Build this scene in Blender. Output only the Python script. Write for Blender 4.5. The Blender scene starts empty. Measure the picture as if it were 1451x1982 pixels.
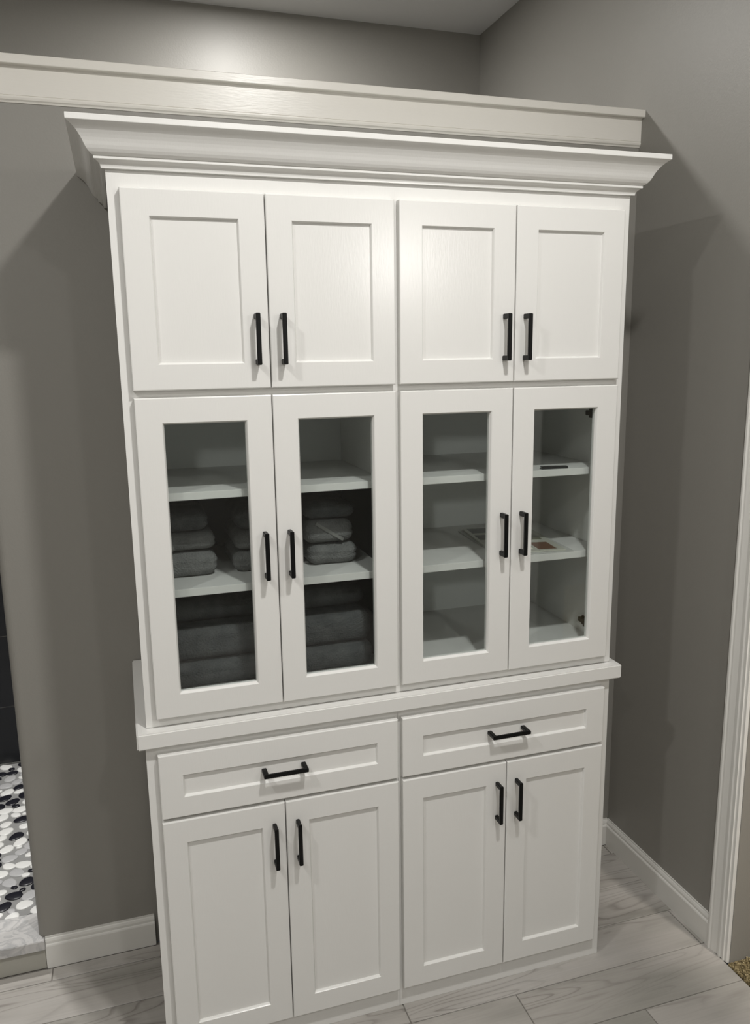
import bpy, bmesh, math, random
from mathutils import Vector, Matrix, noise
C = bpy.context.scene.collection
scene = bpy.context.scene
random.seed(7)

# ---------------------------------------------------------------- camera
cam_d = bpy.data.cameras.new('camera'); cam = bpy.data.objects.new('camera', cam_d); C.objects.link(cam)
cam_d.sensor_fit = 'HORIZONTAL'; cam_d.sensor_width = 36.0
cam_d.lens = 1553.107 / 1451.0 * 36.0
cam_d.clip_start = 0.02
r_ = Vector((0.95301219, -0.3026146, -0.01386256)); u_ = Vector((0.07147289, 0.18014602, 0.98103977)); f_ = Vector((0.29437967, 0.93593366, -0.19331009))
cam.matrix_world = Matrix(((r_.x, u_.x, -f_.x, -0.00715), (r_.y, u_.y, -f_.y, -1.81014), (r_.z, u_.z, -f_.z, 1.75862), (0, 0, 0, 1)))
scene.camera = cam

# ---------------------------------------------------------------- world, exposure
w = bpy.data.worlds.new('world'); scene.world = w; w.use_nodes = True
w.node_tree.nodes['Background'].inputs[0].default_value = (0.9, 0.95, 1.0, 1); w.node_tree.nodes['Background'].inputs[1].default_value = 0.02
vs = scene.view_settings
vs.view_transform = 'Standard'; vs.look = 'None'; vs.gamma = 1.0; vs.use_curve_mapping = False
vs.exposure = 0.04

# ---------------------------------------------------------------- lights (ceiling cans, a room lamp, added fill lights)
CEIL = 3.0885
def disk(name, loc, power, size=0.13, col=(1.0, 0.982, 0.955), target=None, spread=180):
    d = bpy.data.lights.new(name, 'AREA'); d.shape = 'DISK'; d.size = size; d.energy = power; d.color = col
    d.spread = math.radians(spread)
    o = bpy.data.objects.new(name, d); C.objects.link(o); o.location = loc
    if target: o.rotation_euler = (Vector(target) - Vector(loc)).to_track_quat('-Z', 'Y').to_euler()
    return o
CANS_AND_FILL = [(0.66, -1.22, 28.0), (-0.99, -1.17, 17.0), (0.55, 1.066, 17.0), (0.66, -2.75, 12.0), (-0.99, -2.75, 12.0), (-0.62, 1.00, 11.0)]  # rear pair added as fill, last one added to brighten the pebbles
for x, y, p in CANS_AND_FILL:
    disk('can_or_fill_light', (x, y, CEIL - 0.012), p, spread=(95 if x == -0.62 else 180))
# low wall lamp of the room behind the photographer
disk('wall_lamp', (1.50, -2.55, 2.25), 6.0, 0.17, (1, 0.97, 0.93), (0.6, 0.0, 1.6))
# added fill light in the next room, brightens the doorway jamb
disk('jamb_fill_light', (1.95, -1.9, 2.35), 42.0, 0.2, (1, 0.93, 0.85))

# ---------------------------------------------------------------- materials
def mat(name, col, rough=0.5, spec=0.5, metal=0.0):
    m = bpy.data.materials.new(name); m.use_nodes = True
    b = m.node_tree.nodes['Principled BSDF']
    b.inputs['Base Color'].default_value = (*col, 1); b.inputs['Roughness'].default_value = rough
    b.inputs['Specular IOR Level'].default_value = spec; b.inputs['Metallic'].default_value = metal
    return m
def N(m, t, **k):
    n = m.node_tree.nodes.new(t)
    for a, v in k.items():
        if a in n.inputs: n.inputs[a].default_value = v
        else: setattr(n, a, v)
    return n
def L(m, a, b): m.node_tree.links.new(a, b)
def B(m): return m.node_tree.nodes['Principled BSDF']
def coords(m, scale=(1, 1, 1), loc=None):
    tc = N(m, 'ShaderNodeTexCoord'); mp = N(m, 'ShaderNodeMapping'); mp.inputs['Scale'].default_value = scale
    L(m, tc.outputs['Object'], mp.inputs['Vector']); return mp.outputs[0]
def bump(m, h, strength, dist):
    b = N(m, 'ShaderNodeBump'); b.inputs['Strength'].default_value = strength; b.inputs['Distance'].default_value = dist
    L(m, h, b.inputs['Height']); L(m, b.outputs[0], B(m).inputs['Normal'])
def ramp(m, fac, stops):
    r = N(m, 'ShaderNodeValToRGB'); L(m, fac, r.inputs[0]); e = r.color_ramp.elements
    e[0].position, e[0].color = stops[0][0], (*stops[0][1], 1)
    e[1].position, e[1].color = stops[-1][0], (*stops[-1][1], 1)
    for p, c in stops[1:-1]:
        n = e.new(p); n.color = (*c, 1)
    return r.outputs[0]

def painted(name, col, rough, fine_scale, dist, strength=0.5, grain=(1, 1, 1)):
    m = mat(name, col, rough)
    n = N(m, 'ShaderNodeTexNoise', Scale=fine_scale, Detail=3.0)
    L(m, coords(m, grain), n.inputs['Vector']); bump(m, n.outputs[0], strength, dist)
    return m
M_white = painted('cabinet_white_paint', (0.79, 0.785, 0.760), 0.235, 260, 0.0004, 0.35, (1, 1, 0.18))
M_smooth = painted('countertop_white_paint', (0.79, 0.785, 0.760), 0.32, 200, 0.00003, 0.05)
M_shelf = painted('shelf_white_laminate', (0.66, 0.655, 0.635), 0.40, 200, 0.0002, 0.2)
M_inner = mat('cabinet_interior_white', (0.80, 0.82, 0.81), 0.5)
M_bay_dark = mat('bay_darkening', (0.022, 0.023, 0.024), 0.6)
M_trim = painted('trim_white_paint', (0.72, 0.71, 0.675), 0.35, 220, 0.0003, 0.3)
M_cap = painted('cap_cream_paint', (0.77, 0.745, 0.69), 0.28, 240, 0.0006, 0.4, (0.15, 1, 1))
M_wall = painted('wall_taupe_paint', (0.272, 0.262, 0.238), 0.46, 180, 0.0008, 0.35)
M_ceil = mat('ceiling_paint', (0.72, 0.72, 0.71), 0.9)
M_black = mat('black_matte_metal', (0.004, 0.004, 0.004), 0.42, 0.25)
M_bronze = mat('dark_bronze_hinge', (0.035, 0.032, 0.028), 0.4, 0.5, 0.6)
M_blacktile = mat('black_glazed_tile', (0.010, 0.011, 0.014), 0.35)
M_riser = mat('taupe_riser_tile', (0.40, 0.39, 0.345), 0.5)
M_grout = mat('grey_grout', (0.45, 0.45, 0.44), 0.8)
M_floorgrout = mat('plank_grout', (0.22, 0.205, 0.185), 0.8)
M_pebgrout = mat('pebble_grout', (0.27, 0.27, 0.265), 0.8)
M_pebblack = mat('pebble_black', (0.012, 0.012, 0.018), 0.3)
M_pebwhite = mat('pebble_white', (0.82, 0.82, 0.80), 0.3)

def marble(name, base, vein, scale):
    m = mat(name, base, 0.3)
    v = coords(m)
    n = N(m, 'ShaderNodeTexNoise', Scale=scale, Detail=6.0, Distortion=1.6); L(m, v, n.inputs['Vector'])
    L(m, ramp(m, n.outputs[0], [(0.36, base), (0.47, vein), (0.53, base), (0.68, tuple(0.75 * a + 0.25 * b for a, b in zip(base, vein)))]), B(m).inputs['Base Color'])
    return m
M_marble = marble('grey_marble', (0.58, 0.57, 0.56), (0.42, 0.42, 0.42), 13)
M_pebgrey = marble('pebble_grey_marble', (0.56, 0.56, 0.56), (0.36, 0.36, 0.37), 30)

def wood_plank():
    m = mat('pale_grey_wood_tile', (0.5, 0.48, 0.45), 0.42)
    tc = N(m, 'ShaderNodeTexCoord'); oi = N(m, 'ShaderNodeObjectInfo')
    sc = N(m, 'ShaderNodeVectorMath', operation='SCALE'); L(m, oi.outputs['Random'], sc.inputs['Scale']); sc.inputs[0].default_value = (37.0, 53.0, 11.0)
    ad = N(m, 'ShaderNodeVectorMath', operation='ADD'); L(m, tc.outputs['Object'], ad.inputs[0]); L(m, sc.outputs[0], ad.inputs[1])
    # soft cloudy tone
    n0 = N(m, 'ShaderNodeTexNoise', Scale=3.2, Detail=3.0)
    mp0 = N(m, 'ShaderNodeMapping'); mp0.inputs['Scale'].default_value = (0.6, 2.2, 1); L(m, ad.outputs[0], mp0.inputs[0]); L(m, mp0.outputs[0], n0.inputs['Vector'])
    tone = ramp(m, n0.outputs[0], [(0.3, (0.30, 0.29, 0.262)), (0.52, (0.41, 0.388, 0.36)), (0.75, (0.49, 0.47, 0.445))])
    # cathedral grain: contour lines of a stretched noise
    mp1 = N(m, 'ShaderNodeMapping'); mp1.inputs['Scale'].default_value = (1.0, 7.5, 1); L(m, ad.outputs[0], mp1.inputs[0])
    n1 = N(m, 'ShaderNodeTexNoise', Scale=1.5, Detail=1.5, Roughness=0.45, Distortion=0.35); L(m, mp1.outputs[0], n1.inputs['Vector'])
    mu = N(m, 'ShaderNodeMath', operation='MULTIPLY'); mu.inputs[1].default_value = 13.0; L(m, n1.outputs[0], mu.inputs[0])
    fr = N(m, 'ShaderNodeMath', operation='FRACT'); L(m, mu.outputs[0], fr.inputs[0])
    lines = ramp(m, fr.outputs[0], [(0.0, (0.62, 0.62, 0.62)), (0.08, (0.12, 0.12, 0.12)), (0.4, (0, 0, 0)), (0.82, (0.08, 0.08, 0.08)), (1.0, (0.55, 0.55, 0.55))])
    n2 = N(m, 'ShaderNodeTexNoise', Scale=2.1, Detail=2.0); L(m, mp0.outputs[0], n2.inputs['Vector'])
    msk = ramp(m, n2.outputs[0], [(0.42, (0.04, 0.04, 0.04)), (0.62, (1, 1, 1))])
    mm = N(m, 'ShaderNodeMath', operation='MULTIPLY'); L(m, lines, mm.inputs[0]); L(m, msk, mm.inputs[1])
    # fine fibres and small dark knots
    mp3 = N(m, 'ShaderNodeMapping'); mp3.inputs['Scale'].default_value = (3.0, 90, 1); L(m, ad.outputs[0], mp3.inputs[0])
    n3 = N(m, 'ShaderNodeTexNoise', Scale=2.0, Detail=3.0); L(m, mp3.outputs[0], n3.inputs['Vector'])
    vo = N(m, 'ShaderNodeTexVoronoi', Scale=4.5); mpv = N(m, 'ShaderNodeMapping'); mpv.inputs['Scale'].default_value = (0.8, 1.6, 1); L(m, ad.outputs[0], mpv.inputs[0]); L(m, mpv.outputs[0], vo.inputs['Vector'])
    kn = ramp(m, vo.outputs['Distance'], [(0.02, (0.8, 0.8, 0.8)), (0.055, (0, 0, 0)), (1, (0, 0, 0))])
    mx = N(m, 'ShaderNodeMath', operation='MAXIMUM'); L(m, mm.outputs[0], mx.inputs[0]); L(m, kn, mx.inputs[1])
    mix = N(m, 'ShaderNodeMix', data_type='RGBA'); L(m, mx.outputs[0], mix.inputs[0]); L(m, tone, mix.inputs[6]); mix.inputs[7].default_value = (0.12, 0.105, 0.09, 1)
    mix2 = N(m, 'ShaderNodeMix', data_type='RGBA', blend_type='MULTIPLY'); mix2.inputs[0].default_value = 0.25
    L(m, mix.outputs[2], mix2.inputs[6]); L(m, ramp(m, n3.outputs[0], [(0.3, (0.72, 0.72, 0.72)), (0.6, (1, 1, 1))]), mix2.inputs[7])
    L(m, mix2.outputs[2], B(m).inputs['Base Color'])
    bump(m, n3.outputs[0], 0.2, 0.0005)
    return m
M_plank = wood_plank()

def towel_mat(name, a, b):
    m = mat(name, a, 0.95, 0.1)
    v = coords(m)
    n = N(m, 'ShaderNodeTexNoise', Scale=230.0, Detail=3.0); L(m, v, n.inputs['Vector'])
    n2 = N(m, 'ShaderNodeTexNoise', Scale=30.0, Detail=4.0); L(m, v, n2.inputs['Vector'])
    L(m, ramp(m, n2.outputs[0], [(0.35, a), (0.65, b)]), B(m).inputs['Base Color'])
    bump(m, n.outputs[0], 1.0, 0.005)
    return m
M_towel = towel_mat('grey_terry', (0.145, 0.148, 0.145), (0.19, 0.192, 0.188))
M_towel_d = towel_mat('charcoal_terry', (0.060, 0.064, 0.066), (0.088, 0.092, 0.092))
M_band = mat('towel_band', (0.20, 0.20, 0.19), 0.9)

def glass():
    m = bpy.data.materials.new('cabinet_glass'); m.use_nodes = True; nt = m.node_tree; nt.nodes.clear()
    o = nt.nodes.new('ShaderNodeOutputMaterial'); t = nt.nodes.new('ShaderNodeBsdfTransparent'); t.inputs[0].default_value = (0.965, 0.984, 0.978, 1)
    g = nt.nodes.new('ShaderNodeBsdfGlossy'); g.inputs['Roughness'].default_value = 0.02; g.inputs[0].default_value = (1, 1, 1, 1)
    fr = nt.nodes.new('ShaderNodeFresnel')
    ge = nt.nodes.new('ShaderNodeNewGeometry'); io = nt.nodes.new('ShaderNodeMapRange'); io.inputs[3].default_value = 1.5; io.inputs[4].default_value = 1 / 1.5
    nt.links.new(ge.outputs['Backfacing'], io.inputs[0]); nt.links.new(io.outputs[0], fr.inputs[0])
    mx = nt.nodes.new('ShaderNodeMixShader')
    nt.links.new(fr.outputs[0], mx.inputs[0]); nt.links.new(t.outputs[0], mx.inputs[1]); nt.links.new(g.outputs[0], mx.inputs[2]); nt.links.new(mx.outputs[0], o.inputs[0])
    return m
M_glass = glass()
def carpet_mat():
    m = mat('brown_carpet', (0.2, 0.15, 0.08), 0.95, 0.1)
    n = N(m, 'ShaderNodeTexNoise', Scale=120.0, Detail=3.0); L(m, coords(m), n.inputs['Vector'])
    L(m, ramp(m, n.outputs[0], [(0.35, (0.10, 0.08, 0.045)), (0.5, (0.24, 0.19, 0.10)), (0.68, (0.48, 0.40, 0.24))]), B(m).inputs['Base Color'])
    return m
M_carpet = carpet_mat()
M_lens = bpy.data.materials.new('lamp_lens'); M_lens.use_nodes = True
B(M_lens).inputs['Emission Color'].default_value = (1, 0.95, 0.88, 1); B(M_lens).inputs['Emission Strength'].default_value = 6.0

# ---------------------------------------------------------------- helpers
def obj(name, bm, m, parent=None, smooth=False, mats=None):
    me = bpy.data.meshes.new(name); bmesh.ops.recalc_face_normals(bm, faces=bm.faces); bm.to_mesh(me); bm.free()
    for mm in (mats or [m]): me.materials.append(mm)
    o = bpy.data.objects.new(name, me); C.objects.link(o)
    if parent: o.parent = parent; o.matrix_parent_inverse = Matrix.Translation(-parent.location) if parent.parent is None else Matrix.Identity(4)
    if smooth:
        for p in me.polygons: p.use_smooth = True
    return o
def struct(o): o['kind'] = 'structure'; return o
def tag(o, label, cat, group=None):
    o['label'] = label; o['category'] = cat
    if group: o['group'] = group
    return o
def thing(name, label, cat, loc=(0, 0, 0), group=None):
    o = bpy.data.objects.new(name, None); C.objects.link(o); o.location = loc; o.empty_display_size = 0.1
    return tag(o, label, cat, group)
def box(bm, x0, x1, y0, y1, z0, z1, bev=0.0):
    b2 = bmesh.new(); bmesh.ops.create_cube(b2, size=1)
    for v in b2.verts:
        v.co = Vector(((x0 + x1) / 2 + v.co.x * (x1 - x0), (y0 + y1) / 2 + v.co.y * (y1 - y0), (z0 + z1) / 2 + v.co.z * (z1 - z0)))
    if bev > 0: bmesh.ops.bevel(b2, geom=b2.edges[:] + b2.verts[:], offset=bev, segments=2, affect='EDGES')
    me = bpy.data.meshes.new('t'); b2.to_mesh(me); b2.free(); bm.from_mesh(me); bpy.data.meshes.remove(me)
def boxes(lst, bev=0.0):
    bm = bmesh.new()
    for a in lst: box(bm, *a, bev)
    return bm
def prism(bm, prof, a, b, axis):
    """closed profile swept from a to b: axis 'x' prof=(y,z); 'y' prof=(x,z); 'z' prof=(x,y)"""
    def P(p, t):
        return {'x': (t, p[0], p[1]), 'y': (p[0], t, p[1]), 'z': (p[0], p[1], t)}[axis]
    A = [bm.verts.new(P(p, a)) for p in prof]; Bv = [bm.verts.new(P(p, b)) for p in prof]
    n = len(prof)
    for i in range(n): bm.faces.new((A[i], A[(i + 1) % n], Bv[(i + 1) % n], Bv[i]))
    bm.faces.new(A); bm.faces.new(Bv[::-1])

# ---------------------------------------------------------------- constants from the measured photograph
W = 1.2356; XM = 0.617; ZC = 0.914; D = 0.459; XR = 1.5745; YF = 1.63
XL = -1.9; YB = -3.4
G = 0.12

# ---------------------------------------------------------------- room shell
# floor base + planks
fl = struct(obj('floor', boxes([(XL, XR - 0.008, YB, D + 0.0, -0.05, -0.0035)]), M_floorgrout))
PW = 0.156; PL = 0.93; gap = 0.0014
def plank_mesh(l, wd):
    bm = boxes([(0, l, 0, wd, -0.0035, 0.0)])
    top = [e for e in bm.edges if all(v.co.z > -0.001 for v in e.verts)]
    bmesh.ops.bevel(bm, geom=top, offset=0.001, segments=1, affect='EDGES')
    return bm
cache = {}
rows = int((0.392 + 0.156 - YB) / PW) + 1
for k in range(rows):
    y1 = 0.548 - k * PW; y0 = y1 - PW
    y1 = min(y1, D - 0.0145) if k == 0 else y1
    y0c = max(y0, YB)
    if y1 - y0c < 0.02: continue
    xo = (-0.31 + 0.31 * k) % PL - 4 * PL
    x = xo
    while x < XR:
        a = max(x, XL) + gap; b = min(x + PL, XR - 0.010) - gap; x += PL
        if b - a < 0.004: continue
        key = (round(b - a, 4), round(y1 - y0c, 4))
        if key not in cache:
            bm = plank_mesh(b - a, y1 - y0c - 2 * gap)
            o = obj('plank', bm, M_plank, fl); cache[key] = o.data
        else:
            o = bpy.data.objects.new('plank', cache[key]); C.objects.link(o); o.parent = fl
        o.location = (a, y0c + gap, 0)

# half wall behind the cabinet, with the shower doorway to its left
bm = bmesh.new()
XE = -0.343          # left end of the wall, bullnosed
rb = 0.022
prof = [(XR, D), (XR, D + G), (XE + rb, D + G)]
for i in range(9):
    t = math.pi / 2 * i / 8; prof.append((XE + rb - rb * math.sin(t), D + G - rb + rb * math.cos(t)))
for i in range(9):
    t = math.pi / 2 * i / 8; prof.append((XE + rb - rb * math.cos(t), D + rb - rb * math.sin(t)))
prism(bm, prof, 0.0, 2.12, 'z')
struct(obj('wall_back', bm, M_wall))
struct(obj('wall_header', boxes([(XL, XR, D, D + G, 2.12, 2.4505)]), M_wall))
struct(obj('wall_back_left', boxes([(XL, -1.252, D, D + G, 0.0, 2.12)]), M_wall))

# far wall of the shower / upper space
struct(obj('wall_far', boxes([(XL - G, XR + G, YF, YF + G, 0.0, CEIL)]), M_wall))
struct(obj('wall_left', boxes([(XL - G, XL, YB - G, YF, 0.0, CEIL)]), M_wall))
struct(obj('wall_rear', boxes([(XL - G, XR + G, YB - G, YB, 0.0, CEIL)]), M_wall))
struct(obj('wall_right', boxes([(XR, XR + G, -0.169, YF, 0, CEIL)]), M_wall))
struct(obj('wall_right_header', boxes([(XR, XR + G, -1.02, -0.169, 2.06, CEIL)]), M_wall))
struct(obj('wall_right_front', boxes([(XR, XR + G, YB, -1.02, 0, CEIL)]), M_wall))
struct(obj('ceiling', boxes([(XL - G, 3.6, YB - G, YF + G, CEIL, CEIL + 0.1)]), M_ceil))
struct(obj('wall_east', boxes([(3.5, 3.6, YB - G, YF + G, 0, CEIL)]), M_wall))
struct(obj('wall_side_back', boxes([(XR + G, 3.5, 1.0, 1.1, 0, CEIL)]), M_wall))
struct(obj('wall_side_rear', boxes([(XR + G, 3.5, YB - G, YB, 0, CEIL)]), M_wall))

# baseboards
bb = [(0, 0), (0.0141, 0), (0.0141, 0.072), (0.0125, 0.0755), (0.0095, 0.0775), (0.0095, 0.085), (0.0065, 0.0915), (0.0045, 0.0935), (0.0045, 0.0975), (0, 0.0975)]
bm = bmesh.new(); prism(bm, [(D - p, z) for p, z in bb], -0.325, -0.016, 'x'); struct(obj('baseboard_back', bm, M_trim))
bm = bmesh.new(); prism(bm, [(D - p, z) for p, z in bb], W + 0.003, XR, 'x'); struct(obj('baseboard_corner', bm, M_trim))
bm = bmesh.new(); prism(bm, [(XR - p, z) for p, z in bb], D, -0.091, 'y'); struct(obj('baseboard_right', bm, M_trim))
bm = bmesh.new(); prism(bm, [(XL + p, z) for p, z in bb], D, YB, 'y'); struct(obj('baseboard_left', bm, M_trim))

# door casing on the right wall
cas = [(0, .0165), (.003, .0185), (.009, .0185), (.012, .0150), (.017, .0148), (.034, .0105), (.040, .0105), (.0425, .0135), (.048, .0135), (.0505, .0100), (.056, .0100), (.0585, .0125), (.0635, .0125), (.066, .0085), (.073, .0085), (.076, .0050)]
y0 = -0.090
bm = bmesh.new()
prism(bm, [(XR, y0)] + [(XR - t, y0 - s) for s, t in cas] + [(XR, y0 - 0.076)], 0.0, 2.13, 'z')
cs = [(XR, -1.023)] + [(XR - t, -1.023 - (0.076 - s)) for s, t in cas[::-1]] + [(XR, -1.099)]
prism(bm, cs, 0.0, 2.13, 'z')
prism(bm, [(XR, 2.062)] + [(XR - t, 2.062 + (0.076 - s)) for s, t in cas[::-1]] + [(XR, 2.138)], -0.166, -1.023, 'y')
struct(obj('trim_1', bm, M_trim))

# cap and fascia along the top of the half wall
bm = bmesh.new()
capp = [(D + G + 0.022, 2.4507), (0.4345, 2.4507), (0.4331, 2.4521), (0.4331, 2.4707), (0.4345, 2.4721), (D + G + 0.022, 2.4721)]
prism(bm, capp, XL, XR, 'x'); cap = struct(obj('trim_2', bm, M_cap))
bm = bmesh.new()
fasc = [(D, 2.4507), (0.4509, 2.4507), (0.4509, 2.3853), (0.4522, 2.3845), (0.4522, 2.3838), (0.4500, 2.3830), (0.4500, 2.3800), (0.4515, 2.3755), (0.4550, 2.3725), (0.4568, 2.3690), (D, 2.3690)]
prism(bm, fasc, XL, XR, 'x'); obj('fascia', bm, M_cap, cap)

# ---------------------------------------------------------------- shower
base = struct(obj('floor_shower', boxes([(XL, XR, D + G, YF, 0.0, 0.086)]), M_pebgrout))
# pebbles
def pebble_mesh(rx, ry, h, seed):
    rnd = random.Random(seed); n = 14
    bm = bmesh.new(); rings = []
    ph = [rnd.uniform(0, 6.28) for _ in range(3)]
    for (s, z) in ((1.0, 0.0), (1.0, 0.35), (0.93, 0.75), (0.72, 0.97)):
        ring = []
        for i in range(n):
            t = 2 * math.pi * i / n
            k = 1 + 0.07 * math.sin(2 * t + ph[0]) + 0.06 * math.sin(3 * t + ph[1])
            ring.append(bm.verts.new((rx * s * k * math.cos(t), ry * s * k * math.sin(t), h * z)))
        rings.append(ring)
    for a, b in zip(rings, rings[1:]):
        for i in range(n): bm.faces.new((a[i], a[(i + 1) % n], b[(i + 1) % n], b[i]))
    bm.faces.new(rings[-1])
    return bm
spots = []
rnd = random.Random(3)
tries = 0
PX0, PX1, PY0, PY1 = -1.25, 0.25, 0.565, YF - 0.004
# dart throwing with shrinking radii: a close packed pebble field
for rad, n in ((0.0235, 7000), (0.0195, 8000), (0.0165, 7000), (0.0125, 6000), (0.0095, 3000)):
    for _ in range(n):
        p = (rnd.uniform(PX0 + rad, PX1 - rad), rnd.uniform(PY0 + rad * .5, PY1 - rad))
        # pebbles lie with their long side along x: distances measured in a squeezed space
        if all(((p[0] - q[0]) / 1.03) ** 2 + ((p[1] - q[1]) / 0.93) ** 2 > (rad + q[2]) ** 2 for q in spots): spots.append((p[0], p[1], rad))
spots = [s for s in spots if not (s[0] > XE - 0.01 and s[1] < D + G + s[2] + 0.003)]
spots.sort(key=lambda s: (s[0] + 0.45) ** 2 * 3 + (s[1] - 1.0) ** 2 * 0.8)
pm = {}
mm_ = [M_pebblack, M_pebwhite, M_pebgrey]
for ci in range(3):
    for vi in range(4):
        o_b = pebble_mesh(1.0, 1.0, 1.0, vi * 7 + ci); me = bpy.data.meshes.new('pebble'); bmesh.ops.recalc_face_normals(o_b, faces=o_b.faces); o_b.to_mesh(me); o_b.free(); me.materials.append(mm_[ci])
        for p in me.polygons: p.use_smooth = True
        pm[ci, vi] = me
rest = bmesh.new(); rest_n = 0
for i, (px, py, rad) in enumerate(spots):
    ci = rnd.choices((0, 1, 2), (0.36, 0.36, 0.28))[0]; me = pm[ci, rnd.randrange(4)]
    T = Matrix.Translation((px, py, 0.0855)) @ Matrix.Rotation(rnd.uniform(-0.9, 0.9), 4, 'Z') @ Matrix.Diagonal((rad * 1.10, rad * 0.90, 0.0055, 1))
    if i < 298:
        o = bpy.data.objects.new('pebble', me); C.objects.link(o); o.parent = base; o.matrix_local = T
    else:
        n0 = len(rest.faces); nv = len(rest.verts)
        rest.from_mesh(me); rest.verts.ensure_lookup_table(); rest.faces.ensure_lookup_table()
        for v in rest.verts[nv:]: v.co = T @ v.co
        for f in rest.faces[n0:]: f.material_index = ci; f.smooth = True
if len(rest.verts):
    o = obj('pebble_field', rest, None, base, mats=mm_); o['kind'] = 'stuff'
else: rest.free()
# tiled far wall of the shower: black tiles, pencil bands, marble tiles above
tw = thing('tiled_shower_wall', 'black tiled shower wall with marble band, seen through the gap at left', 'tiled wall', (0, YF, 0))
obj('grout_bed', boxes([(XL + 0.002, XR - 0.002, YF - 0.006, YF - 0.001, 0.088, 2.12)]), M_grout, tw)
def tile(name, x0, x1, z0, z1, m, t=0.010): obj(name, boxes([(x0, x1, YF - t, YF - 0.0065, z0, z1)], 0.001), m, tw)
zrow = [(0.094, 0.341), (0.344, 0.647), (0.650, 0.949), (0.952, 1.008)]
for j, (a, b) in enumerate(zrow):
    x = XL + 0.003 - (0.3 if j % 2 else 0)
    while x < XR - 0.01:
        xa = max(x, XL + 0.003); xb = min(x + 0.6, XR - 0.003)
        if xb - xa > 0.03: tile('black_tile', xa, xb - 0.003, a, b, M_blacktile)
        x += 0.6
for a, b in ((1.011, 1.026), (1.028, 1.052), (1.054, 1.068)):
    tile('pencil_band', XL + 0.003, XR - 0.003, a, b, M_marble, 0.014)
for j in range(3):
    x = XL + 0.003 - (0.3 if j % 2 else 0)
    while x < XR - 0.01:
        xa = max(x, XL + 0.003); xb = min(x + 0.6, XR - 0.003)
        if xb - xa > 0.03: tile('marble_tile', xa, xb - 0.003, 1.071 + j * 0.345, 1.071 + j * 0.345 + 0.342, M_marble)
        x += 0.6
# curb
cb = thing('shower_curb', 'low grey marble topped curb at the shower entrance, lower left', 'curb', (-0.8, 0.5, 0))
obj('curb_base', boxes([(-1.25, XE + 0.018, 0.449, 0.574, 0.0, 0.0655), (XE + 0.017, -0.3256, 0.449, 0.4585, 0.0, 0.0655)], 0.001), M_riser, cb)
obj('marble_slab', boxes([(-1.25, XE + 0.012, 0.4395, 0.578, 0.0665, 0.0972), (XE + 0.009, -0.3256, 0.4395, 0.4585, 0.0665, 0.0972)], 0.0015), M_marble, cb)

# ---------------------------------------------------------------- carpet next door
cp = thing('carpet', 'brown flecked carpet beyond the doorway at lower right corner', 'carpet', (2.4, -0.6, 0))
obj('carpet_backing', boxes([(XR - 0.007, XR + G, -1.019, -0.170, -0.03, 0.001), (XR + G + .001, 3.499, YB + .001, 0.999, -0.03, 0.001)]), M_carpet, cp)
bm = bmesh.new(); rnd = random.Random(5)
x = XR - 0.004
while x < 1.80:
    y = -0.62
    while y < -0.174:
        h = rnd.uniform(0.004, 0.010); s = rnd.uniform(0.0025, 0.0045); cx = x + rnd.uniform(-.002, .002); cy = y + rnd.uniform(-.002, .002); a = rnd.uniform(0, 3)
        vs_ = [bm.verts.new((cx + s * math.cos(a + t * 1.5708), cy + s * math.sin(a + t * 1.5708), 0.0005)) for t in range(4)]
        us = [bm.verts.new((cx + s * .7 * math.cos(a + t * 1.5708), cy + s * .7 * math.sin(a + t * 1.5708), h)) for t in range(4)]
        for t in range(4): bm.faces.new((vs_[t], vs_[(t + 1) % 4], us[(t + 1) % 4], us[t]))
        bm.faces.new(us); y += 0.006
    x += 0.006
o = obj('carpet_pile', bm, M_carpet, cp); o['kind'] = 'stuff'

# ---------------------------------------------------------------- ceiling cans and added fill lights (out of the picture, seen from other views)
can_names = ['recessed ceiling light above the cabinet front, right one', 'recessed ceiling light in front of the cabinet, left one', 'recessed ceiling light over the shower behind the half wall', 'added ceiling fill light at the rear, right one', 'added ceiling fill light at the rear, left one', 'added ceiling fill light brightening the pebble shower floor']
for (x, y, p), lb in zip(CANS_AND_FILL, can_names):
    t = thing('ceiling_light', lb, 'ceiling light', (x, y, CEIL))
    bm = bmesh.new(); n = 32
    rr = [(0.072, 0.0), (0.095, 0.0), (0.092, -0.006), (0.074, -0.008)]
    vv = [[bm.verts.new((x + a * math.cos(2 * math.pi * i / n), y + a * math.sin(2 * math.pi * i / n), CEIL - 0.0005 + z)) for i in range(n)] for a, z in rr]
    for j in range(4):
        for i in range(n): bm.faces.new((vv[j][i], vv[j][(i + 1) % n], vv[(j + 1) % 4][(i + 1) % n], vv[(j + 1) % 4][i]))
    obj('trim_ring', bm, M_trim, t)
    bm = bmesh.new(); bmesh.ops.create_circle(bm, cap_ends=True, segments=32, radius=0.071, matrix=Matrix.Translation((x, y, CEIL - 0.003)))
    obj('lens', bm, M_lens, t)

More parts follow.
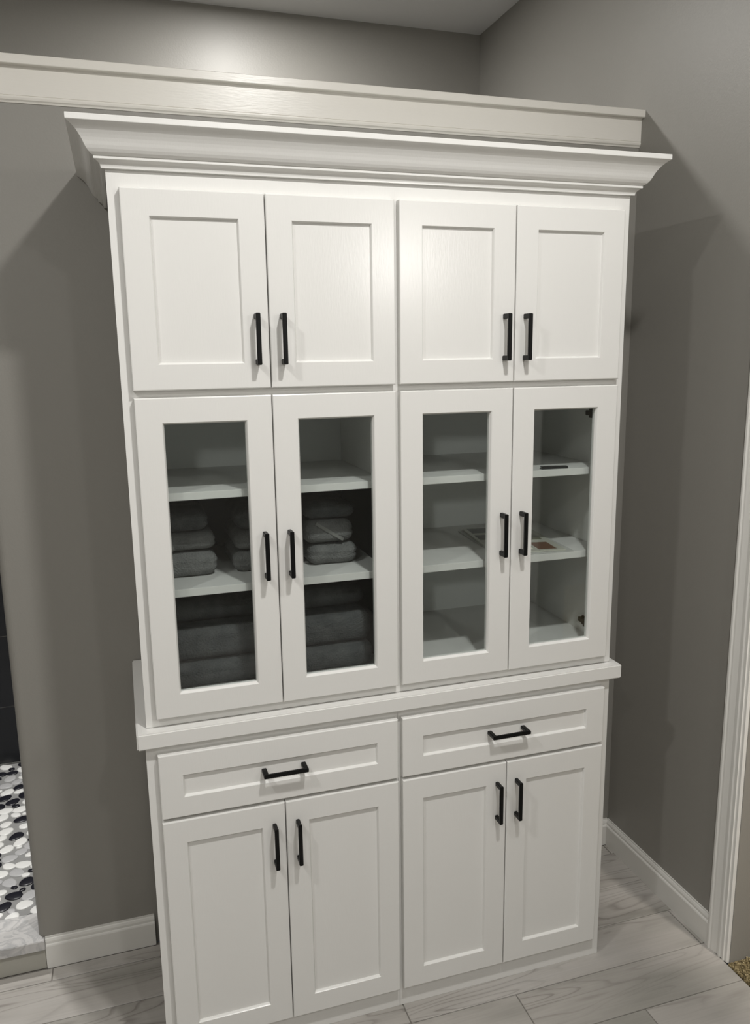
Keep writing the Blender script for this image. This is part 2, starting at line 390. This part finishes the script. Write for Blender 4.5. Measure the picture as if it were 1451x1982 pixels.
# ---------------------------------------------------------------- cabinet doors
def ring(bm, x0, x1, z0, z1, y): return [bm.verts.new(p) for p in ((x0, y, z0), (x1, y, z0), (x1, y, z1), (x0, y, z1))]
def bridge(bm, a, b):
    for i in range(4): bm.faces.new((a[i], a[(i + 1) % 4], b[(i + 1) % 4], b[i]))
def front_frame(bm, X, P, yf, yb, e=0.0022):
    """door or drawer front: X=(x0,x1,z0,z1) outer, P opening; front at yf, back at yb; eased edges, bevelled sight edge"""
    x0, x1, z0, z1 = X; a0, a1, c0, c1 = P
    R = [ring(bm, a0 + .004, a1 - .004, c0 + .004, c1 - .004, yb), ring(bm, x0, x1, z0, z1, yb), ring(bm, x0, x1, z0, z1, yf + e),
         ring(bm, x0 + e * .35, x1 - e * .35, z0 + e * .35, z1 - e * .35, yf + e * .35), ring(bm, x0 + e, x1 - e, z0 + e, z1 - e, yf),
         ring(bm, a0, a1, c0, c1, yf), ring(bm, a0 + .0015, a1 - .0015, c0 + .0015, c1 - .0015, yf + .002), ring(bm, a0 + .004, a1 - .004, c0 + .004, c1 - .004, yf + .0085)]
    for a, b in zip(R, R[1:] + R[:1]): bridge(bm, a, b)
def handle_bm(cx, cz, yf, L_=0.110, horizontal=False, s=0.0098, h=0.032):
    bm = bmesh.new(); y1 = yf - h
    bt = 0.0075
    if horizontal:
        box(bm, cx - L_ / 2, cx + L_ / 2, y1, y1 + bt, cz - s / 2, cz + s / 2, 0.0012)
        for sg in (-1, 1):
            xe = cx + sg * (L_ / 2 - 0.006)
            box(bm, xe - 0.0058, xe + 0.0058, y1 + 0.002, yf + 0.0002, cz - s / 2 + .0003, cz + s / 2 - .0003, 0.0012)
    else:
        box(bm, cx - s / 2, cx + s / 2, y1, y1 + bt, cz - L_ / 2, cz + L_ / 2, 0.0012)
        for sg in (-1, 1):
            ze = cz + sg * (L_ / 2 - 0.006)
            box(bm, cx - s / 2 + .0003, cx + s / 2 - .0003, y1 + 0.002, yf + 0.0002, ze - 0.0058, ze + 0.0058, 0.0012)
    return bm
def lab(o, t): o['label'] = t; return o
def add_door(root, X, P, yf, hx, hz, glazed=False, hinge_x=None):
    bm = bmesh.new(); front_frame(bm, X, P, yf, yf + 0.0195)
    d = obj('door', bm, M_white, root)
    pk = obj('handle', handle_bm(hx, hz, yf), M_black, None); pk.parent = d; lab(pk, 'matte black square bar handle')
    if glazed:
        p = obj('glass_pane', boxes([(P[0] + .001, P[1] - .001, yf + 0.0100, yf + 0.0135, P[2] + .001, P[3] - .001)]), M_glass, None)
    else:
        p = obj('panel', boxes([(P[0] + .0025, P[1] - .0025, yf + 0.0078, yf + 0.0140, P[2] + .0025, P[3] - .0025)]), M_white, None)
    p.parent = d
    if hinge_x is not None:
        sg, hxw = hinge_x      # side: +1 hinge on the right wall of the box
        for hz_ in (1.593, 1.004):
            bm = bmesh.new()
            box(bm, min(hxw, hxw - sg * .011), max(hxw, hxw - sg * .011), 0.055, 0.118, hz_ - .0065, hz_ + .0065, .0012)
            box(bm, min(hxw, hxw - sg * .006), max(hxw, hxw - sg * .006), 0.075, 0.108, hz_ - .013, hz_ + .013, .001)
            xa = hxw - sg * .012
            box(bm, min(xa, xa - sg * .010), max(xa, xa - sg * .010), yf + 0.0190, 0.075, hz_ - .0075, hz_ + .0075, .0015)
            h = obj('hinge', bm, M_bronze, None); h.parent = d; lab(h, 'dark metal hinge')
    return d

YU = -0.020; YBS = -0.0096
CXU = [(0.0232, 0.3178, 0.0786, 0.2620), (0.3205, 0.6115, 0.3762, 0.5579), (0.6227, 0.9152, 0.6775, 0.8592), (0.9178, 1.2118, 0.9741, 1.1562)]
HXU = [0.2905, 0.3480, 0.8885, 0.9430]
zA = (1.6878, 2.0971, 1.7421, 2.0433); zG = (0.9396, 1.6724, 0.9953, 1.6184)

def upper_unit(x0, x1, cols, label, hinge, dark):
    r = thing('upper_cabinet', label, 'cabinet', ((x0 + x1) / 2, 0.2, ZC), 'glass fronted upper cabinet units')
    zt = 2.20; st = 0.038
    # face frame
    xa = x0; xb = x1
    s1 = 0.040 if x0 == 0 else 0.019; s2 = 0.040 if x1 == W else 0.019
    ff = [(xa, xa + s1, 0, .019, ZC + .0008, zt), (xb - s2, xb, 0, .019, ZC + .0008, zt),
          (xa + s1, xb - s2, .0001, .0189, ZC + .001, 0.966), (xa + s1, xb - s2, .0001, .0189, 1.662, 1.700), (xa + s1, xb - s2, .0001, .0189, 2.08, zt)]
    obj('face_frame', boxes(ff, 0.0), M_white, r)
    bx0 = x0 + 0.0035; bx1 = x1 - 0.0035; t = .0155
    wl, wr = bx0 + t, bx1 - t
    for a, b in ((bx0, wl), (wr, bx1)):
        obj('side_panel', boxes([(a, b, .0192, D - .002, ZC + .001, zt)]), M_white, r)
    obj('back_panel', boxes([(wl, wr, .434, .440, 0.94, zt - .02)]), M_inner, r)
    obj('bottom_panel', boxes([(wl, wr, .0192, .434, .952, .967)]), M_shelf, r)
    obj('deck', boxes([(wl, wr, .0192, .434, 1.664, 1.680)]), M_inner, r)
    obj('top_panel', boxes([(wl, wr, .0192, .434, 2.184, zt)]), M_inner, r)
    # inner faces of the glazed bays
    obj('shelf', boxes([(wl + .001, wr - .001, .0205, .432, 1.4395, 1.4575)], .0008), M_shelf, r)
    obj('shelf', boxes([(wl + .001, wr - .001, .0205, .432, 1.2140, 1.2325)], .0008), M_shelf, r)
    if dark:  # thin near-black sheets added to darken the towel bays
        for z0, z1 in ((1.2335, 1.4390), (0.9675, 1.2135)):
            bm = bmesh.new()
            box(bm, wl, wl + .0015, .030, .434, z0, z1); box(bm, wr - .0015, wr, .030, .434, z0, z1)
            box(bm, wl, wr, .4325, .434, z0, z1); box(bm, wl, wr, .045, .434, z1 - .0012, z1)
            lab(obj('dark_sheet', bm, M_bay_dark, r), 'dark sheets added to darken the towel bay')
    for i in cols:
        X = CXU[i]; out = 0 if i in cols[:1] else 1
        add_door(r, (X[0], X[1], zA[0], zA[1]), (X[2], X[3], zA[2], zA[3]), YU, HXU[i], 1.7935)
        hg = None
        if hinge: hg = (1, wr) if i == cols[-1] else (-1, wl)
        add_door(r, (X[0], X[1], zG[0], zG[1]), (X[2], X[3], zG[2], zG[3]), YU, HXU[i], 1.3085, True, hg)
    return r
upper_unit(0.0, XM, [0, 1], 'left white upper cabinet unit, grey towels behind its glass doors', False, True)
upper_unit(XM, W, [2, 3], 'right white upper cabinet unit, magazine behind its glass doors', True, False)

CXB = [(0.0197, 0.3106, 0.0728, 0.2543), (0.3131, 0.6060, 0.3698, 0.5516), (0.6180, 0.9117, 0.6734, 0.8541), (0.9141, 1.2060, 0.9712, 1.1525)]
HXB = [0.2830, 0.3410, 0.8840, 0.9410]
def base_unit(x0, x1, cols, label):
    r = thing('base_cabinet', label, 'cabinet', ((x0 + x1) / 2, 0.2, 0), 'base cabinet units under the counter')
    yf = YBS; z1 = 0.8735
    xa = x0 + .0004; xb = x1 - .0004
    s1 = 0.045 if x0 < .1 else 0.019; s2 = 0.045 if x1 > .7 else 0.019
    ff = [(xa, xa + s1, yf, yf + .019, 0.0005, z1), (xb - s2, xb, yf, yf + .019, 0.0005, z1),
          (xa + s1, xb - s2, yf + .0001, yf + .0189, 0.0005, 0.09), (xa + s1, xb - s2, yf + .0001, yf + .0189, 0.67, 0.71), (xa + s1, xb - s2, yf + .0001, yf + .0189, 0.835, z1)]
    obj('face_frame', boxes(ff, 0.0), M_white, r)
    for a, b in ((x0 + .0035, x0 + .019), (x1 - .019, x1 - .0035)):
        obj('side_panel', boxes([(a, b, yf + .0192, D - .0185, 0.0005, z1)]), M_white, r)
    obj('back_panel', boxes([(x0 + .019, x1 - .019, .434, .440, 0.05, z1)]), M_inner, r)
    obj('bottom_panel', boxes([(x0 + .019, x1 - .019, yf + .0192, .434, 0.08, 0.095)]), M_inner, r)
    fy = -0.0296
    for i in cols:
        X = CXB[i]; add_door(r, (X[0], X[1], .0674, .6828), (X[2], X[3], .1231, .6244), fy, HXB[i], 0.5770)
    a, b = CXB[cols[0]][0], CXB[cols[1]][1]; pa, pb = CXB[cols[0]][2], CXB[cols[1]][3]
    bm = bmesh.new(); front_frame(bm, (a, b, .6922, .8536), (pa, pb, .7419, .7987), fy, fy + .0195)
    d = obj('drawer', bm, M_white, r)
    p = obj('panel', boxes([(pa + .0025, pb - .0025, fy + .0078, fy + .014, .7444, .7962)]), M_white, None); p.parent = d
    h = obj('handle', handle_bm((a + b) / 2, .7735, fy + .0078, L_=.109, horizontal=True, h=.038), M_black, None); h.parent = d; lab(h, 'matte black square bar handle')
    return r
base_unit(-0.006, 0.6115, [0, 1], 'left white base cabinet unit with drawer and two doors')
base_unit(0.6115, 1.2320, [2, 3], 'right white base cabinet unit with drawer, next to grey baseboard corner')

ct = tag(obj('countertop', boxes([(-0.0238, 1.2561, -0.031, D - .001, 0.8745, 0.9135)], 0.003), M_smooth), 'white ledge top running between the upper and base cabinets', 'countertop')

# crown moulding, mitred on three sides
pf = [(0.0, 2.1330), (0.0075, 2.1335), (0.0078, 2.1365), (0.0090, 2.1400), (0.0120, 2.1438), (0.0165, 2.1468), (0.0199, 2.1482), (0.0205, 2.1489), (0.0205, 2.1530), (0.0199, 2.1541)]
og = [(1, 1), (.92, .975), (.82, .90), (.73, .80), (.66, .69), (.60, .575), (.53, .46), (.45, .355), (.35, .24), (.22, .135), (.10, .055), (0, 0)]
for a, b in og: pf.append((0.0659 - 0.046 * a, 2.2076 - 0.0535 * b))
pf += [(0.0665, 2.2085), (0.0665, 2.2182), (0.0657, 2.2192), (0.0, 2.2192)]
bm = bmesh.new()
stations = []
for (x, y, sx, sy) in ((-0.0005, D - .001, -1, 0), (-0.0005, -0.0008, -1, -1), (W + .0005, -0.0008, 1, -1), (W + .0005, D - .001, 1, 0)):
    stations.append([bm.verts.new((x + sx * p, y + sy * p, z)) for p, z in pf])
for a, b in zip(stations, stations[1:]):
    for i in range(len(pf)):
        j = (i + 1) % len(pf); bm.faces.new((a[i], a[j], b[j], b[i]))
bm.faces.new(stations[0]); bm.faces.new(stations[-1][::-1])
tag(obj('crown_moulding', bm, M_white), 'white crown moulding around the top of the upper cabinets', 'moulding')

# ---------------------------------------------------------------- towels
def towel(x0, x1, y0, y1, z0, z1, label, group, m, band=None, folds=2, seed=0, tilt=0.0):
    r = min((z1 - z0) * 0.48, 0.034); bm = bmesh.new()
    nx, ny, nz = 14, 16, 12
    cx, cy, cz = (x0 + x1) / 2, (y0 + y1) / 2, (z0 + z1) / 2; hx, hy, hz = (x1 - x0) / 2, (y1 - y0) / 2, (z1 - z0) / 2
    bmesh.ops.create_cube(bm, size=2)
    bmesh.ops.subdivide_edges(bm, edges=bm.edges[:], cuts=13, use_grid_fill=True)
    for v in bm.verts:
        # denser near the edges
        q = [math.copysign(abs(c) ** 0.75, c) for c in v.co]
        p = Vector((q[0] * hx, q[1] * hy, q[2] * hz))
        rr = (0.026, 0.024, r)
        inner = Vector((max(-hx + rr[0], min(hx - rr[0], p.x)), max(-hy + rr[1], min(hy - rr[1], p.y)), max(-hz + r, min(hz - r, p.z))))
        dlt = p - inner
        s = Vector((dlt.x / rr[0], dlt.y / rr[1], dlt.z / r))
        if s.length > 1e-6:
            # rounded: normalise onto the unit ball when on the shell
            k = max(abs(s.x), abs(s.y), abs(s.z)); s = s.normalized() * k
        p = inner + Vector((s.x * rr[0], s.y * rr[1], s.z * r))
        # fold creases pressed into front and sides
        fr = 0.0
        for f in range(1, folds):
            zc_ = -hz + 2 * hz * f / folds
            fr += math.exp(-((p.z - zc_) / (hz * 0.13)) ** 2)
        side = max(0.0, min(1.0, (abs(p.x) / hx - .6) / .4)) + max(0.0, min(1.0, (-p.y / hy - .6) / .4))
        sc = 1 - 0.035 * fr * min(1, side)
        p.x *= sc; p.y *= sc
        nn = noise.noise(Vector((p.x * 14 + seed * 3.1, p.y * 14, p.z * 20 + seed)))
        p.z += 0.003 * nn * (1 if p.z > -hz * 0.5 else 0.0); p.x += 0.0025 * noise.noise(Vector((p.y * 20, p.z * 25, seed * 1.7)))
        p.y += 0.0035 * noise.noise(Vector((p.x * 16, p.z * 30, seed * 2.3)))
        p.z += tilt * p.x * (1 if p.z > -hz*.5 else 0)
        v.co = p + Vector((cx, cy, cz))
    o = obj('folded_towel', bm, m, None, smooth=True)
    tag(o, label, 'towel', group)
    if band:
        # woven band crossing the front face
        (ax, az), (bx, bz) = band
        b2 = bmesh.new(); n = 8; vs_ = []
        dx, dz = bx - ax, bz - az; L_ = math.hypot(dx, dz); ox, oz = -dz / L_ * .004, dx / L_ * .004
        for i in range(n + 1):
            t = i / n; X_ = ax + dx * t; Z_ = az + dz * t
            y_ = y0 - 0.0015 + 0.010 * (abs((Z_ - cz) / hz)) ** 4
            vs_.append((b2.verts.new((X_ + ox, y_ , Z_ + oz)), b2.verts.new((X_ - ox, y_, Z_ - oz)), b2.verts.new((X_ - ox, y_ + .006, Z_ - oz)), b2.verts.new((X_ + ox, y_ + .006, Z_ + oz))))
        for a, b in zip(vs_, vs_[1:]):
            for k in range(4): b2.faces.new((a[k], a[(k + 1) % 4], b[(k + 1) % 4], b[k]))
        b2.faces.new(vs_[0]); b2.faces.new(vs_[-1][::-1])
        s = obj('woven_band', b2, M_band, None); s.parent = o
    return o
g1 = 'hand towels on the middle shelf'; lv = ('bottom', 'middle', 'top')
S2 = 1.2327; S0 = 0.9672
heights = {'left': [0.062, 0.044, 0.050], 'middle': [0.052, 0.048, 0.060], 'right': [0.053, 0.060, 0.042]}
for name, xa, xb, yy in (('left', 0.040, 0.196, 0.112), ('middle', 0.238, 0.388, 0.112), ('right', 0.417, 0.549, 0.110)):
    z = S2
    for k in range(3):
        hh = heights[name][k]
        sh = 0.004 * ((k * 7 + len(name)) % 3 - 1) - (0.006 * k if name == 'left' else 0)
        band = None
        if name == 'right' and k == 1: band = ((xa + .026, z + hh - .006), (xa + .096, z + .008))
        if name == 'left' and k == 1: band = ((xa + .052, z + .004), (xa + .044, z + hh - .008))
        towel(xa + sh, xb + sh, yy + 0.004 * k, yy + 0.22, z, z + hh, 'grey folded hand towel, %s of the %s stack on the middle shelf' % (lv[k], name), g1, M_towel if k < 2 else M_towel_d, band, 2, k + xa * 9)
        z += hh + 0.002
g2 = 'bath towels on the cabinet floor'
for name, xa, xb, t in (('left', 0.028, 0.300, 0.05), ('right', 0.312, 0.578, 0.0)):
    z = S0 + 0.0008
    for k, hh in enumerate((0.064, 0.080, 0.058)):
        yy = 0.062 + 0.006 * k + (0.04 if k == 2 else 0)
        towel(xa + .004 * (k % 2), xb - .005 * (k % 2) - (.01 if k == 2 else 0), yy, yy + 0.33 - .01 * k, z, z + hh, 'thick charcoal bath towel, %s of the %s pile on the cabinet floor' % (lv[k], name), g2, M_towel_d, None, 1, k * 5 + xa * 20)
        z += hh + 0.002

# ---------------------------------------------------------------- magazine and leaflets
M_paper = mat('glossy_paper', (0.48, 0.48, 0.42), 0.25)
M_paperedge = mat('paper_edge', (0.45, 0.45, 0.43), 0.6)
def flat_mat(n, c): return mat(n, c, 0.3)
P_dark = flat_mat('print_dark', (0.03, 0.03, 0.03)); P_brown = flat_mat('print_brown', (0.16, 0.085, 0.055)); P_olive = flat_mat('print_olive', (0.13, 0.13, 0.085)); P_cream = flat_mat('print_cream', (0.72, 0.72, 0.60)); P_grey = flat_mat('print_grey', (0.25, 0.26, 0.24))
def mag(name, label, cx, cy, w_, h_, rot, z, t, cat='magazine', mm=None, cover=None):
    r = thing(name, label, cat, (cx, cy, z))
    T = Matrix.Translation((cx, cy, 0)) @ Matrix.Rotation(rot, 4, 'Z')
    bm = boxes([(-w_ / 2, w_ / 2, -h_ / 2, h_ / 2, z + .0001, z + t)], 0.0003)
    for v in bm.verts: v.co = T @ v.co
    obj('pages', bm, mm or M_paper, r)
    for nm, x0, x1, y0, y1, m in (cover or []):
        bm = boxes([(x0, x1, y0, y1, z + t + .00005, z + t + .00035)])
        for v in bm.verts: v.co = T @ v.co
        obj(nm, bm, m, r)
    return r
mz = 1.2327
mag('magazine', 'open pale magazine lying underneath on the middle right shelf', 1.028, 0.185, 0.215, 0.315, math.radians(-4), mz, 0.0030, mm=M_paperedge)
mag('magazine', 'illustrated magazine with brown picture square on the middle right shelf', 1.025, 0.190, 0.200, 0.305, math.radians(-8), mz + 0.0032, 0.0040,
    cover=[('picture', 0.030, 0.080, -0.140, -0.062, P_brown), ('picture', 0.045, 0.082, -0.030, 0.035, P_olive), ('picture', 0.050, 0.085, 0.060, 0.125, P_dark),
           ('picture', -0.088, -0.030, 0.085, 0.145, P_dark), ('picture', -0.090, -0.050, 0.000, 0.060, P_dark), ('picture', -0.020, 0.035, 0.070, 0.130, P_grey),
           ('picture', -0.020, 0.030, -0.020, 0.045, P_olive), ('text_block', -0.085, -0.040, -0.130, -0.030, P_grey), ('text_block', -0.020, 0.018, -0.130, -0.050, P_cream)])
mag('leaflet', 'thin dark leaflet on the top right shelf, lower of two', 1.066, 0.036, 0.074, 0.016, math.radians(-5), 1.4577, 0.0028, 'leaflet', mm=P_dark)
mag('leaflet', 'thin dark leaflet on the top right shelf, upper of two', 1.068, 0.038, 0.070, 0.016, math.radians(-10), 1.4608, 0.0028, 'leaflet', mm=P_dark)
